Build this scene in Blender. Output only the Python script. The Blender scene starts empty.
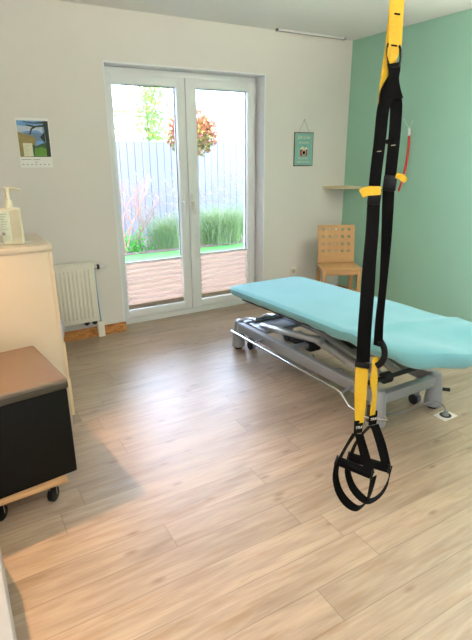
import bpy, bmesh, math, random
from mathutils import Vector, Matrix, noise
random.seed(7)
PI = math.pi
C = bpy.context.scene.collection
sc = bpy.context.scene

# ------------------------------------------------------------------ camera
F, YAW, PITCH, ROLL = 494.7065, 0.527749, 0.326747, -0.0068716
CAM = Vector((-3.68822, -4.06037, 1.48918))
fw = Vector((math.sin(YAW)*math.cos(PITCH), math.cos(YAW)*math.cos(PITCH), -math.sin(PITCH)))
rt = Vector((math.cos(YAW), -math.sin(YAW), 0)); up = rt.cross(fw)
cr, sr = math.cos(ROLL), math.sin(ROLL)
rt, up = cr*rt + sr*up, -sr*rt + cr*up
cd = bpy.data.cameras.new('camera'); cam = bpy.data.objects.new('camera', cd); C.objects.link(cam)
m = Matrix((rt, up, -fw)).transposed().to_4x4(); m.translation = CAM; cam.matrix_world = m
cd.sensor_fit = 'VERTICAL'; cd.sensor_height = 24; cd.lens = F*24/640; cd.clip_start = .02; cd.clip_end = 200
sc.camera = cam

def ray(px, py):
    return (fw*F + rt*(px-236) + up*(320-py)).normalized()
def on(px, py, ax, v):
    d = ray(px, py); return CAM + d*((v-CAM[ax])/d[ax])
dirh = Vector((0.71689, 0.69718, 0))
side = Vector((0.69718, -0.71689, 0))
def hp(px, py, dist=1.55):                       # point on an upright plane that far ahead
    d = ray(px, py); return CAM + d*(dist/d.dot(dirh))

# ------------------------------------------------------------------ materials
def hexc(h):
    r = [int(h[i:i+2], 16)/255 for i in (0, 2, 4)]
    return tuple([c/12.92 if c <= .04045 else ((c+.055)/1.055)**2.4 for c in r]+[1])
MATS = {}
def mat(name, col, rough=.5, metal=0, var=.04, scale=8, bump=0, bscale=60, spec=.5, trans=0, emit=None, stretch=(1, 1, 1), sheen=0):
    if name in MATS: return MATS[name]
    m = bpy.data.materials.new(name); m.use_nodes = True; nt = m.node_tree; N = nt.nodes; L = nt.links
    b = N['Principled BSDF']; c = hexc(col) if isinstance(col, str) else col
    tc = N.new('ShaderNodeTexCoord'); mp = N.new('ShaderNodeMapping'); mp.inputs['Scale'].default_value = stretch
    L.new(tc.outputs['Object'], mp.inputs['Vector'])
    nz = N.new('ShaderNodeTexNoise'); nz.inputs['Scale'].default_value = scale; nz.inputs['Detail'].default_value = 4
    L.new(mp.outputs[0], nz.inputs['Vector'])
    mx = N.new('ShaderNodeMix'); mx.data_type = 'RGBA'
    mx.inputs['A'].default_value = tuple(max(0, x*(1-var*2)) for x in c[:3])+(1,)
    mx.inputs['B'].default_value = tuple(min(1, x*(1+var*2)) for x in c[:3])+(1,)
    L.new(nz.outputs['Fac'], mx.inputs['Factor']); L.new(mx.outputs['Result'], b.inputs['Base Color'])
    b.inputs['Roughness'].default_value = rough; b.inputs['Metallic'].default_value = metal
    b.inputs['Specular IOR Level'].default_value = spec
    if sheen: b.inputs['Sheen Weight'].default_value = sheen
    if bump:
        n2 = N.new('ShaderNodeTexNoise'); n2.inputs['Scale'].default_value = bscale; n2.inputs['Detail'].default_value = 5
        L.new(mp.outputs[0], n2.inputs['Vector'])
        bp = N.new('ShaderNodeBump'); bp.inputs['Strength'].default_value = bump; bp.inputs['Distance'].default_value = .004
        L.new(n2.outputs['Fac'], bp.inputs['Height']); L.new(bp.outputs[0], b.inputs['Normal'])
    if trans:
        tl = N.new('ShaderNodeBsdfTranslucent'); L.new(mx.outputs['Result'], tl.inputs['Color'])
        ms = N.new('ShaderNodeMixShader'); ms.inputs[0].default_value = trans
        L.new(b.outputs[0], ms.inputs[1]); L.new(tl.outputs[0], ms.inputs[2])
        L.new(ms.outputs[0], N['Material Output'].inputs['Surface'])
    if emit:
        b.inputs['Emission Color'].default_value = hexc(emit[0]); b.inputs['Emission Strength'].default_value = emit[1]
    MATS[name] = m; return m

def glass_mat():
    m = bpy.data.materials.new('window_glass'); m.use_nodes = True; nt = m.node_tree; N = nt.nodes; L = nt.links
    N.remove(N['Principled BSDF'])
    t = N.new('ShaderNodeBsdfTransparent'); t.inputs[0].default_value = (.93, .95, .94, 1)
    g = N.new('ShaderNodeBsdfGlossy'); g.inputs['Roughness'].default_value = .02
    f = N.new('ShaderNodeFresnel'); f.inputs[0].default_value = 1.45
    ms = N.new('ShaderNodeMixShader'); L.new(f.outputs[0], ms.inputs[0]); L.new(t.outputs[0], ms.inputs[1]); L.new(g.outputs[0], ms.inputs[2])
    L.new(ms.outputs[0], N['Material Output'].inputs['Surface']); return m

def ramp(N, stops):
    r = N.new('ShaderNodeValToRGB'); e = r.color_ramp.elements
    while len(e) < len(stops): e.new(.5)
    for k, (p, c) in enumerate(stops):
        e[k].position = p; e[k].color = hexc(c) if isinstance(c, str) else c
    return r
def mth(nt, op, a, b=None, c=None):
    n = nt.nodes.new('ShaderNodeMath'); n.operation = op
    for i, v in enumerate((a, b, c)):
        if v is None: continue
        if isinstance(v, (int, float)): n.inputs[i].default_value = v
        else: nt.links.new(v, n.inputs[i])
    return n.outputs[0]

def floor_mat():
    m = bpy.data.materials.new('pine_plank_floor'); m.use_nodes = True; nt = m.node_tree; N = nt.nodes; L = nt.links
    b = N['Principled BSDF']; tc = N.new('ShaderNodeTexCoord'); sx = N.new('ShaderNodeSeparateXYZ'); L.new(tc.outputs['Object'], sx.inputs[0])
    X, Y = sx.outputs[0], sx.outputs[1]
    yr = mth(nt, 'DIVIDE', mth(nt, 'ADD', Y, 2.576), .147)
    row = mth(nt, 'FLOOR', yr); yf = mth(nt, 'FRACT', yr)
    wn = N.new('ShaderNodeTexWhiteNoise'); wn.noise_dimensions = '1D'; L.new(row, wn.inputs['W'])
    off = mth(nt, 'MULTIPLY', wn.outputs['Value'], 1.2)
    xr = mth(nt, 'DIVIDE', mth(nt, 'ADD', X, off), 1.2)
    col = mth(nt, 'FLOOR', xr); xf = mth(nt, 'FRACT', xr)
    cv = N.new('ShaderNodeCombineXYZ'); L.new(row, cv.inputs[0]); L.new(col, cv.inputs[1])
    w2 = N.new('ShaderNodeTexWhiteNoise'); w2.noise_dimensions = '3D'; L.new(cv.outputs[0], w2.inputs['Vector'])
    pid = w2.outputs['Value']
    g = N.new('ShaderNodeCombineXYZ')                       # grain coordinates, per plank offset
    L.new(mth(nt, 'ADD', X, mth(nt, 'MULTIPLY', pid, 31)), g.inputs[0]); L.new(Y, g.inputs[1]); L.new(mth(nt, 'MULTIPLY', pid, 17), g.inputs[2])
    def gm(sc_):
        mp = N.new('ShaderNodeMapping'); mp.inputs['Scale'].default_value = sc_; L.new(g.outputs[0], mp.inputs[0]); return mp.outputs[0]
    n1 = N.new('ShaderNodeTexNoise'); n1.inputs['Scale'].default_value = 1; n1.inputs['Detail'].default_value = 8; n1.inputs['Roughness'].default_value = .62; n1.inputs['Distortion'].default_value = .6
    L.new(gm((3.2, 30, 1)), n1.inputs['Vector'])
    n2 = N.new('ShaderNodeTexNoise'); n2.inputs['Scale'].default_value = 1; n2.inputs['Detail'].default_value = 5
    L.new(gm((6, 150, 1)), n2.inputs['Vector'])
    n3 = N.new('ShaderNodeTexNoise'); n3.inputs['Scale'].default_value = 1; n3.inputs['Detail'].default_value = 2
    L.new(gm((1.6, 6, 1)), n3.inputs['Vector'])
    base = ramp(N, [(.25, '7d6955'), (.42, 'a18c76'), (.56, 'b5a08a'), (.8, 'c3b29d')]); L.new(mth(nt, 'ADD', mth(nt, 'MULTIPLY', n1.outputs['Fac'], .6), mth(nt, 'MULTIPLY', n3.outputs['Fac'], .4)), base.inputs[0])
    # plank tone
    tone = mth(nt, 'ADD', mth(nt, 'MULTIPLY', pid, .16), .90)
    fine = mth(nt, 'ADD', mth(nt, 'MULTIPLY', n2.outputs['Fac'], .42), .77)
    # knots
    vo = N.new('ShaderNodeTexVoronoi'); vo.voronoi_dimensions = '2D'; vo.inputs['Scale'].default_value = 1; L.new(gm((2.9, 7.5, 1)), vo.inputs['Vector'])
    vs = N.new('ShaderNodeSeparateColor'); L.new(vo.outputs['Color'], vs.inputs[0])
    kn = N.new('ShaderNodeMapRange'); kn.inputs[1].default_value = .02; kn.inputs[2].default_value = .11; kn.inputs[3].default_value = 1; kn.inputs[4].default_value = 0
    L.new(vo.outputs['Distance'], kn.inputs[0])
    kmask = mth(nt, 'MULTIPLY', kn.outputs[0], mth(nt, 'GREATER_THAN', vs.outputs[0], .62))
    # smudgy darker streaks
    n4 = N.new('ShaderNodeTexNoise'); n4.inputs['Scale'].default_value = 1; n4.inputs['Detail'].default_value = 4; L.new(gm((4.5, 34, 3)), n4.inputs['Vector'])
    st = N.new('ShaderNodeMapRange'); st.inputs[1].default_value = .54; st.inputs[2].default_value = .74; L.new(n4.outputs['Fac'], st.inputs[0])
    mx = N.new('ShaderNodeMix'); mx.data_type = 'RGBA'; L.new(mth(nt, 'MULTIPLY', kmask, .6), mx.inputs['Factor']); L.new(base.outputs[0], mx.inputs['A']); mx.inputs['B'].default_value = hexc('6f5138')
    m3 = N.new('ShaderNodeMix'); m3.data_type = 'RGBA'; L.new(mth(nt, 'MULTIPLY', st.outputs[0], .62), m3.inputs['Factor']); L.new(mx.outputs['Result'], m3.inputs['A']); m3.inputs['B'].default_value = hexc('9a7a55')
    # seams
    s1 = mth(nt, 'MINIMUM', yf, mth(nt, 'SUBTRACT', 1, yf)); s2 = mth(nt, 'MULTIPLY', mth(nt, 'MINIMUM', xf, mth(nt, 'SUBTRACT', 1, xf)), 8.2)
    sm = N.new('ShaderNodeMapRange'); sm.inputs[1].default_value = .004; sm.inputs[2].default_value = .02; sm.inputs[3].default_value = .62; sm.inputs[4].default_value = 1
    L.new(mth(nt, 'MINIMUM', s1, s2), sm.inputs[0])
    tot = mth(nt, 'MULTIPLY', mth(nt, 'MULTIPLY', tone, fine), sm.outputs[0])
    sc_ = N.new('ShaderNodeVectorMath'); sc_.operation = 'SCALE'; L.new(m3.outputs['Result'], sc_.inputs[0]); L.new(tot, sc_.inputs['Scale'])
    L.new(sc_.outputs[0], b.inputs['Base Color'])
    L.new(mth(nt, 'ADD', mth(nt, 'MULTIPLY', n2.outputs['Fac'], .22), .34), b.inputs['Roughness'])
    b.inputs['Specular IOR Level'].default_value = .5; b.inputs['Coat Weight'].default_value = .9; b.inputs['Coat Roughness'].default_value = .38
    bp = N.new('ShaderNodeBump'); bp.inputs['Strength'].default_value = .32; bp.inputs['Distance'].default_value = .002
    L.new(mth(nt, 'MULTIPLY', mth(nt, 'ADD', n2.outputs['Fac'], n1.outputs['Fac']), sm.outputs[0]), bp.inputs['Height']); L.new(bp.outputs[0], b.inputs['Normal'])
    return m

def osb_mat():
    m = bpy.data.materials.new('strand_board'); m.use_nodes = True; nt = m.node_tree; N = nt.nodes; L = nt.links
    b = N['Principled BSDF']; tc = N.new('ShaderNodeTexCoord')
    nz = N.new('ShaderNodeTexNoise'); nz.inputs['Scale'].default_value = 9; L.new(tc.outputs['Object'], nz.inputs['Vector'])
    ad = N.new('ShaderNodeMix'); ad.data_type = 'RGBA'; ad.blend_type = 'ADD'; ad.inputs['Factor'].default_value = .25
    L.new(tc.outputs['Object'], ad.inputs['A']); L.new(nz.outputs['Color'], ad.inputs['B'])
    mp = N.new('ShaderNodeMapping'); mp.inputs['Scale'].default_value = (14, 14, 45); L.new(ad.outputs['Result'], mp.inputs[0])
    vo = N.new('ShaderNodeTexVoronoi'); vo.inputs['Scale'].default_value = 1; L.new(mp.outputs[0], vo.inputs['Vector'])
    sp = N.new('ShaderNodeSeparateColor'); L.new(vo.outputs['Color'], sp.inputs[0])
    r = ramp(N, [(0, '8a5526'), (.35, 'b5753a'), (.7, 'c98f52'), (1, '9c6630')]); L.new(sp.outputs[0], r.inputs[0]); L.new(r.outputs[0], b.inputs['Base Color'])
    b.inputs['Roughness'].default_value = .6; return m

M = dict(
 wall=mat('white_wall_paint', 'e8e4de', .85, var=.02, scale=2, bump=.25, bscale=130),
 green=mat('mint_green_wall_paint', 'a0cfb9', .8, var=.02, scale=2, bump=.2, bscale=130),
 ceil=mat('white_ceiling_paint', 'f2f2f0', .9, var=.01, scale=2, bump=.1, bscale=90),
 reveal=mat('white_reveal_plaster', 'f2f3f5', .7, var=.01),
 upvc=mat('white_plastic_frame', 'eceeee', .3, var=.01, scale=3),
 gasket=mat('dark_gasket', '3c4350', .6), glass=glass_mat(), floor=floor_mat(), osb=osb_mat(),
 blind=mat('pleated_blind_fabric', 'dfc2b1', .8, var=.01, scale=30, trans=.5),
 blindrail=mat('blind_rail', 'e4e6e8', .35), taupe=mat('blind_bottom_rail', 'a39583', .5),
 rad=mat('radiator_enamel', 'eeeadb', .35, var=.01), black=mat('black_plastic', '060607', .5, spec=.25),
 chrome=mat('chrome', 'd5d8dd', .14, 1, var=.01), steel=mat('silver_painted_steel', '9da2a8', .36, .3, var=.02),
 dark=mat('dark_mechanism', '2a2c2e', .5, .2), grey=mat('grey_plastic', '83888c', .45),
 bluecord=mat('blue_tube', '6d9fc0', .4), white=mat('white_plastic', 'e6e6e2', .35, var=.01),
 terry=mat('turquoise_terry', '73b3bb', .95, var=.05, scale=5, bump=.5, bscale=240, sheen=.3),
 cushion=mat('cushion_vinyl', '4a7c78', .5),
 beech=mat('beech_plywood', 'c79a66', .42, var=.05, scale=6, stretch=(1, 1, 9)),
 beechlight=mat('beech_edge', 'c69c6c', .5, var=.06, scale=20),
 birch=mat('pale_birch', 'd9c9a5', .5, var=.04, scale=12, stretch=(1, 8, 8)),
 cabinet=mat('cream_cabinet_laminate', 'cbbfa9', .45, var=.01, scale=2),
 cabinet_edge=mat('cabinet_front_laminate', 'e2cfa6', .4, var=.01),
 leather=mat('black_leatherette', '040504', .6, var=.1, scale=60, bump=.2, bscale=220, spec=.2),
 lid=mat('taupe_leatherette', '65594c', .6, var=.04, scale=20, bump=.2, bscale=220),
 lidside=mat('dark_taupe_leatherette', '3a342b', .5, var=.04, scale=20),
 web=mat('black_webbing', '030303', .85, spec=.15, var=.15, scale=120, bump=.4, bscale=400),
 yellow=mat('yellow_webbing', 'cfa61a', .65, var=.05, scale=90, bump=.4, bscale=400),
 foam=mat('black_foam_grip', '040404', .9, spec=.15, bump=.3, bscale=200),
 thread=mat('pale_thread', 'c9c3a0', .7), paper=mat('white_paper', 'f6f6f2', .7, var=.01),
 ink=mat('grey_ink', '8c8a7c', .7), teal=mat('teal_enamel_tin', '86b5ac', .4, var=.08, scale=14), rust=mat('rusty_edge', '5b4336', .7, var=.2, scale=40),
 redp=mat('red_paint', 'b83a2b', .45), cream=mat('cream_paint', 'e3e2c8', .5), red=mat('red_tube', 'c43522', .4),
 bottle=mat('bottle_plastic', 'e9e2c6', .35, var=.01), label=mat('bottle_label', 'd9e2cf', .5), labelg=mat('label_green', '9fb8a0', .5),
 bag=mat('lilac_white_bag', 'd3d4e2', .4, trans=.2), binm=mat('bin_plastic', 'c9ccd2', .4),
 wire=mat('thin_wire', '6d6a60', .5, .5),
 lawn=mat('lawn_grass', '3f7f30', .9, var=.2, scale=20, bump=1, bscale=90), soil=mat('bark_mulch', '5e4d48', .95, var=.3, scale=40, bump=1, bscale=60),
 paving=mat('terrace_paving', 'b3a595', .8, var=.08, scale=6),
 fence=mat('pale_grey_fence_board', '6c6a72', .7, var=.03, scale=5, stretch=(6, 6, .6)), fencegap=mat('fence_backing', '5f6474', .8),
 render=mat('white_house_render', 'efefec', .9, var=.01), roofm=mat('pale_roof', 'd9bdb4', .8),
 blade2=mat('pale_grass_blade', '7d8a68', .6, var=.2, scale=3, trans=.35),
 blade=mat('grass_blade', '66803f', .6, var=.2, scale=3, trans=.35), plume=mat('grass_plume', '8f8576', .9, var=.1, scale=9, trans=.3),
 leafg=mat('fresh_green_leaf', '6f9048', .6, var=.25, scale=4, trans=.35), leafy=mat('yellow_leaf', '8f8434', .6, var=.2, scale=4, trans=.35),
 leaflime=mat('lime_leaf', '44902c', .6, var=.2, scale=8, trans=.35),
 leafo=mat('orange_leaf', '8f4c2a', .6, var=.2, scale=5, trans=.3), leafol=mat('olive_leaf', '6f7038', .6, var=.2, scale=5, trans=.3), leafr=mat('russet_leaf', '7a3527', .6, var=.2, scale=5, trans=.3),
 twig=mat('pinkish_twig', '8c6857', .8, var=.1, scale=20), bark=mat('bark', '6f5a48', .9, var=.15, scale=20),
 sky_p=mat('printed_sky', '6f9fd2', .6, var=.2, scale=14), cloud_p=mat('printed_cloud', 'c3cfdd', .6, var=.1, scale=30), hill_p=mat('printed_hills', '9b8a55', .6, var=.2, scale=40), haze_p=mat('printed_distance', '6f86a4', .6, var=.1, scale=30),
 meadow_p=mat('printed_meadow', '5f9135', .6, var=.2, scale=30), tree_p=mat('printed_tree', '1d2a22', .6, var=.2, scale=50), wood_p=mat('printed_forest', '35543a', .6, var=.3, scale=60),
 foldlight=mat('pleat_fold_highlight', 'f0e2da', .7, var=.01),
 armsteel=mat('bright_steel_tube', 'c2c6cb', .28, .6, var=.01),
 lowcab=mat('grey_white_laminate', 'b9b6b2', .5, var=.01),
 globe=mat('opal_globe', 'f2ead8', .6, emit=('ffe6cc', 2)),
 lampshade=mat('warm_lamp_shade', 'f4e2c0', .7, emit=('ffc37a', 3)), brass=mat('brass', 'b89a5a', .3, 1),
)

# ------------------------------------------------------------------ mesh builder
class MB:
    def __init__(s): s.bm = bmesh.new(); s.mats = []
    def _mi(s, m):
        if m is None: return 0
        if m not in s.mats: s.mats.append(m)
        return s.mats.index(m)
    def _merge(s, b2, mi):
        me = bpy.data.meshes.new('tmp'); b2.to_mesh(me); b2.free()
        n = len(s.bm.faces); s.bm.from_mesh(me); bpy.data.meshes.remove(me)
        s.bm.faces.ensure_lookup_table()
        for f in s.bm.faces[n:]: f.material_index = mi
    def box(s, lo, hi, bev=0, M4=None, m=None, seg=2):
        b = bmesh.new(); bmesh.ops.create_cube(b, size=1)
        lo = Vector(lo); hi = Vector(hi); c = (lo+hi)/2; d = hi-lo
        for v in b.verts: v.co = Vector((v.co.x*d.x, v.co.y*d.y, v.co.z*d.z)) + c
        if bev: bmesh.ops.bevel(b, geom=list(b.edges), offset=bev, segments=seg, profile=.5, affect='EDGES')
        if M4 is not None: b.transform(M4)
        s._merge(b, s._mi(m)); return s
    def rings(s, rings, closed=True, cap=True, m=None, loop=False):
        b = bmesh.new(); vs = [[b.verts.new(p) for p in r] for r in rings]; n = len(rings[0])
        R = len(vs)
        for i in range(R if loop else R-1):
            A, B = vs[i], vs[(i+1) % R]
            for k in range(n if closed else n-1):
                b.faces.new((A[k], A[(k+1) % n], B[(k+1) % n], B[k]))
        if cap and closed and not loop:
            b.faces.new(vs[0][::-1]); b.faces.new(vs[-1])
        bmesh.ops.recalc_face_normals(b, faces=b.faces)
        s._merge(b, s._mi(m)); return s
    def cone(s, a, b_, r1, r2, n=20, m=None, bev=0):
        a = Vector(a); b_ = Vector(b_); z = (b_-a).normalized(); x = z.orthogonal().normalized(); y = z.cross(x)
        def ring(c, r): return [c + x*r*math.cos(2*PI*k/n) + y*r*math.sin(2*PI*k/n) for k in range(n)]
        L = (b_-a).length
        rs = [ring(a, r1), ring(b_, r2)]
        if bev:
            t = bev/L
            rs = [ring(a, r1-bev), ring(a+z*bev, r1), ring(b_-z*bev, r2), ring(b_-z*bev*.3, r2-bev*.3), ring(b_, r2-bev)]
        return s.rings(rs, m=m)
    def tube(s, pts, r, n=8, m=None, smooth=0, loop=False):
        pts = [Vector(p) for p in pts]
        if smooth: pts = spline(pts, smooth, loop)
        rr = r if isinstance(r, (list, tuple)) else None
        rings = []; prev = None; Np = len(pts)
        for i, p in enumerate(pts):
            if loop: t = (pts[(i+1) % Np]-pts[i-1]).normalized()
            else: t = (pts[min(i+1, Np-1)]-pts[max(i-1, 0)]).normalized()
            if prev is None: x = t.orthogonal().normalized()
            else: x = (prev-t*prev.dot(t)).normalized()
            prev = x; y = t.cross(x)
            q = rr[0]+(rr[1]-rr[0])*i/(Np-1) if rr else r
            rings.append([p+x*q*math.cos(2*PI*k/n)+y*q*math.sin(2*PI*k/n) for k in range(n)])
        return s.rings(rings, m=m, loop=loop)
    def ribbon(s, pts, w, th, wd, smooth=6, m=None, loop=False, ws=None):
        # flat strap: centre line pts, width w along wd (vector or list of vectors)
        pts = [Vector(p) for p in pts]; n0 = len(pts)
        wds = [Vector(v) for v in wd] if isinstance(wd, list) else [Vector(wd)]*n0
        wl = ws if ws else [w]*n0
        P = spline(pts, smooth, loop); W = spline(wds, smooth, loop); Q = [v.x for v in spline([Vector((q, 0, 0)) for q in wl], smooth, loop)]
        rings = []; N_ = len(P)
        for i, p in enumerate(P):
            t = (P[(i+1) % N_]-P[i-1]) if loop else (P[min(i+1, N_-1)]-P[max(i-1, 0)])
            t.normalize(); a = (W[i]-t*W[i].dot(t)).normalized(); nn = t.cross(a)
            h = Q[i]/2; k = th/2
            rings.append([p+a*h*.96+nn*k, p+a*h+nn*0, p+a*h*.96-nn*k, p-a*h*.96-nn*k, p-a*h+nn*0, p-a*h*.96+nn*k])
        return s.rings(rings, m=m, loop=loop)
    def poly(s, pts, m=None):
        b = bmesh.new(); b.faces.new([b.verts.new(p) for p in pts]); s._merge(b, s._mi(m)); return s
    def prism(s, pts, vec, m=None, bev=0):
        b = bmesh.new(); vs = [b.verts.new(p) for p in pts]; f = b.faces.new(vs)
        r = bmesh.ops.extrude_face_region(b, geom=[f]); 
        for v in [e for e in r['geom'] if isinstance(e, bmesh.types.BMVert)]: v.co += Vector(vec)
        bmesh.ops.recalc_face_normals(b, faces=b.faces)
        if bev: bmesh.ops.bevel(b, geom=list(b.edges), offset=bev, segments=2, profile=.5, affect='EDGES')
        s._merge(b, s._mi(m)); return s
    def build(s, name, material=None, parent=None, smooth=True, loc=None):
        me = bpy.data.meshes.new(name)
        org = Vector((0, 0, 0))
        if parent is not None:
            q = parent
            while q.parent: q = q.parent
            org = Vector(q.location)
        elif loc is not None: org = Vector(loc)
        s.bm.transform(Matrix.Translation(-org))
        s.bm.to_mesh(me); s.bm.free()
        o = bpy.data.objects.new(name, me); C.objects.link(o)
        if parent is not None: o.parent = parent
        elif loc is not None: o.location = org
        if s.mats:
            for x in s.mats: me.materials.append(x)
        else: me.materials.append(material)
        if smooth:
            for p in me.polygons: p.use_smooth = True
            try: me.set_sharp_from_angle(angle=math.radians(38))
            except Exception: pass
        return o
def spline(P, k, loop=False):
    if len(P) < 3 and not loop:
        return [P[0].lerp(P[-1], i/k) for i in range(k+1)]
    out = []; n = len(P)
    for i in range(n if loop else n-1):
        if loop: a, b, c, d = P[i-1], P[i], P[(i+1) % n], P[(i+2) % n]
        else: a, b, c, d = P[max(i-1, 0)], P[i], P[i+1], P[min(i+2, n-1)]
        for j in range(k):
            t = j/k
            out.append(.5*((2*b)+(c-a)*t+(2*a-5*b+4*c-d)*t*t+(3*b-a-3*c+d)*t*t*t))
    if not loop: out.append(P[-1].copy())
    return out
def thing(name, label, cat, loc, group=None):
    o = bpy.data.objects.new(name, None); C.objects.link(o); o.location = loc; o.empty_display_size = .1
    o['label'] = label; o['category'] = cat
    if group: o['group'] = group
    return o
def tag(o, label, cat, group=None):
    o['label'] = label; o['category'] = cat
    if group: o['group'] = group
    return o
def struct(mb, name, m, smooth=False):
    o = mb.build(name, m, smooth=smooth); o['kind'] = 'structure'; return o
def text(name, s, size, m, mw, parent, depth=.0006, align='CENTER', font_scale=1):
    cu = bpy.data.curves.new('t', 'FONT'); cu.body = s; cu.size = size; cu.align_x = align; cu.align_y = 'CENTER'; cu.extrude = depth
    to = bpy.data.objects.new('t', cu); C.objects.link(to); bpy.context.view_layer.update()
    me = bpy.data.meshes.new_from_object(to.evaluated_get(bpy.context.evaluated_depsgraph_get()))
    bpy.data.objects.remove(to); bpy.data.curves.remove(cu)
    q = parent
    while q.parent: q = q.parent
    me.transform(Matrix.Translation(-Vector(q.location)) @ mw)
    me.materials.clear(); me.materials.append(m)
    o = bpy.data.objects.new(name, me); C.objects.link(o); o.parent = parent; return o

# ------------------------------------------------------------------ the room
XL, YB, H = -4.12, -5.5, 2.5
OX0, OX1, OZ = -2.454, -1.006, 2.137           # garden door opening
WT = .32
struct(MB().box((XL-.2, YB-.2, -.12), (.2, WT, 0)), 'floor', M['floor'])
struct(MB().box((XL-.2, YB-.2, H), (.2, WT, H+.15)), 'ceiling', M['ceil'])
w = MB().box((XL-.2, 0, 0), (OX0, WT, H)).box((OX1, 0, 0), (.2, WT, H)).box((OX0, 0, OZ), (OX1, WT, H))
struct(w, 'wall_back', M['wall'])
struct(MB().box((0, YB, 0), (.2, -.0005, H)), 'wall_right', M['green'])
struct(MB().box((XL, YB-.2, 0), (0, YB, H)), 'wall_front', M['wall'])
# left wall; its unseen window opening is added to let in more daylight
WY0, WY1, WZ0, WZ1 = -5.3, -4.2, 1.1, 2.2
w = MB().box((XL-.2, YB-.2, 0), (XL, WY0, H)).box((XL-.2, WY1, 0), (XL, 0, H)).box((XL-.2, WY0, 0), (XL, WY1, WZ0)).box((XL-.2, WY0, WZ1), (XL, WY1, H))
struct(w, 'wall_left', M['wall'])
w = MB()
for a, b in (((WY0, WZ0), (WY1, WZ0+.07)), ((WY0, WZ1-.07), (WY1, WZ1)), ((WY0, WZ0), (WY0+.07, WZ1)), ((WY1-.07, WZ0), (WY1, WZ1)), ((-4.78, WZ0), (-4.72, WZ1))):
    w.box((XL-.16, a[0], a[1]), (XL-.09, b[0], b[1]), .004)
wo = struct(w, 'fill_window', M['upvc'])
MB().box((XL-.13, WY0+.05, WZ0+.05), (XL-.125, WY1-.05, WZ1-.05)).build('pane', M['glass'], wo)
# reveal lining of the garden door
rv = MB().box((OX1-.002, -.001, 0), (OX1+.01, .14, OZ)).box((OX0-.01, -.001, 0), (OX0+.002, .14, OZ)).box((OX0, -.001, OZ-.002), (OX1, .14, OZ+.01))
struct(rv, 'trim_1', M['reveal'])

# baseboards of strand board
BH = .084
struct(MB().box((XL, -.016, 0), (OX0+.005, -.0005, BH), .001).box((OX1, -.016, 0), (0, -.0005, BH), .001), 'baseboard_back', M['osb'])
struct(MB().box((-.016, YB, 0), (-.0005, -.016, BH), .001), 'baseboard_right', M['osb'])
struct(MB().box((XL, YB, 0), (XL+.016, -.016, BH), .001), 'baseboard_left', M['osb'])

# garden door: fixed frame and two sashes
FX0, FX1 = OX0+.004, OX1-.004
fr = MB()
for lo, hi in (((FX0, .14, 0), (FX0+.05, .22, OZ-.003)), ((FX1-.05, .14, 0), (FX1, .22, OZ-.003)), ((FX0+.045, .1405, OZ-.06), (FX1-.045, .2195, OZ-.004)), ((FX0+.045, .1395, 0), (FX1-.045, .24, .055))):
    fr.box(lo, hi, .004)
door = struct(fr, 'door_1', M['upvc'], smooth=True)
def sash(x0, x1, gx0, gx1, hx, hinge):
    z0, z1, g0, g1 = .06, 2.085, .13, 2.012
    s = MB()
    for lo, hi in (((x0, .122, z0), (gx0, .2, z1)), ((gx1, .122, z0), (x1, .2, z1)), ((gx0-.008, .1225, z0+.0005), (gx1+.008, .1995, g0)), ((gx0-.008, .1225, g1), (gx1+.008, .1995, z1-.0005))):
        s.box(lo, hi, .005)
    so = s.build('sash', M['upvc'], door)
    g = MB()
    for lo, hi in (((gx0, .17, g0), (gx0+.006, .176, g1)), ((gx1-.006, .17, g0), (gx1, .176, g1)), ((gx0, .17, g0), (gx1, .176, g0+.006)), ((gx0, .17, g1-.006), (gx1, .176, g1))): g.box(lo, hi)
    g.build('gasket', M['gasket'], so)
    MB().box((gx0, .18, g0), (gx1, .184, g1)).build('pane', M['glass'], so)
    # lever handle, hanging down
    h = MB().box((hx-.013, .112, .99), (hx+.013, .123, 1.13), .005).cone((hx, .12, 1.07), (hx, .075, 1.07), .010, .009, 14)
    h.box((hx-.010, .062, .955), (hx+.010, .078, 1.082), .006)
    h.build('door_handle', M['white'], so)
    # hinges
    for z in (.2, 1.9): MB().cone((hinge, .122, z), (hinge, .122, z+.09), .008, .008, 12).build('hinge', M['white'], so)
    return so
sash(-2.428, -1.738, -2.368, -1.815, -1.795, -2.43)
sash(-1.732, -1.032, -1.632, -1.108, -1.700, -1.028)

# pleated blinds on the lower glass
def blind(x0, x1, z0, z1, label):
    t = thing('pleated_blind', label, 'blind', ((x0+x1)/2, .14, z0), 'pleated blinds on the garden door')
    n = 8; zb = z0+.048; rings = []
    b = bmesh.new(); prev = None
    for i in range(2*n+1):
        z = zb+(z1-.014-zb)*i/(2*n); y = .147+(.009 if i % 2 else -.009)
        a = b.verts.new((x0, y, z)); c = b.verts.new((x1, y, z))
        if prev: b.faces.new((prev[0], prev[1], c, a))
        prev = (a, c)
    s = MB(); mi_ = s._mi(M['blind']); s._merge(b, mi_)
    for i in range(0, 2*n+1, 2): s.box((x0, .1345, zb+(z1-.014-zb)*i/(2*n)-.0024), (x1, .139, zb+(z1-.014-zb)*i/(2*n)+.0024), m=M['foldlight'])  # pale strips paint the light caught along the pleat folds
    s.build('pleated_fabric', None, t, smooth=False)
    MB().box((x0-.004, .134, z1-.016), (x1+.004, .16, z1), .003).build('top_rail', M['blindrail'], t)
    MB().box((x0-.002, .136, z0+.004), (x1+.002, .158, z0+.048), .003).build('bottom_rail', M['taupe'], t)
    xm = (x0+x1)/2
    for z in (z1-.008, z0+.006): MB().box((xm-.022, .126, z-.007), (xm+.022, .135, z+.004), .002).build('grip_tab', M['white'], t)
    for x in (x0+.004, x1-.004): MB().tube([(x, .165, z0), (x, .165, 2.0)], .0009, 5).build('guide_cord', M['white'], t)
    return t
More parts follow.
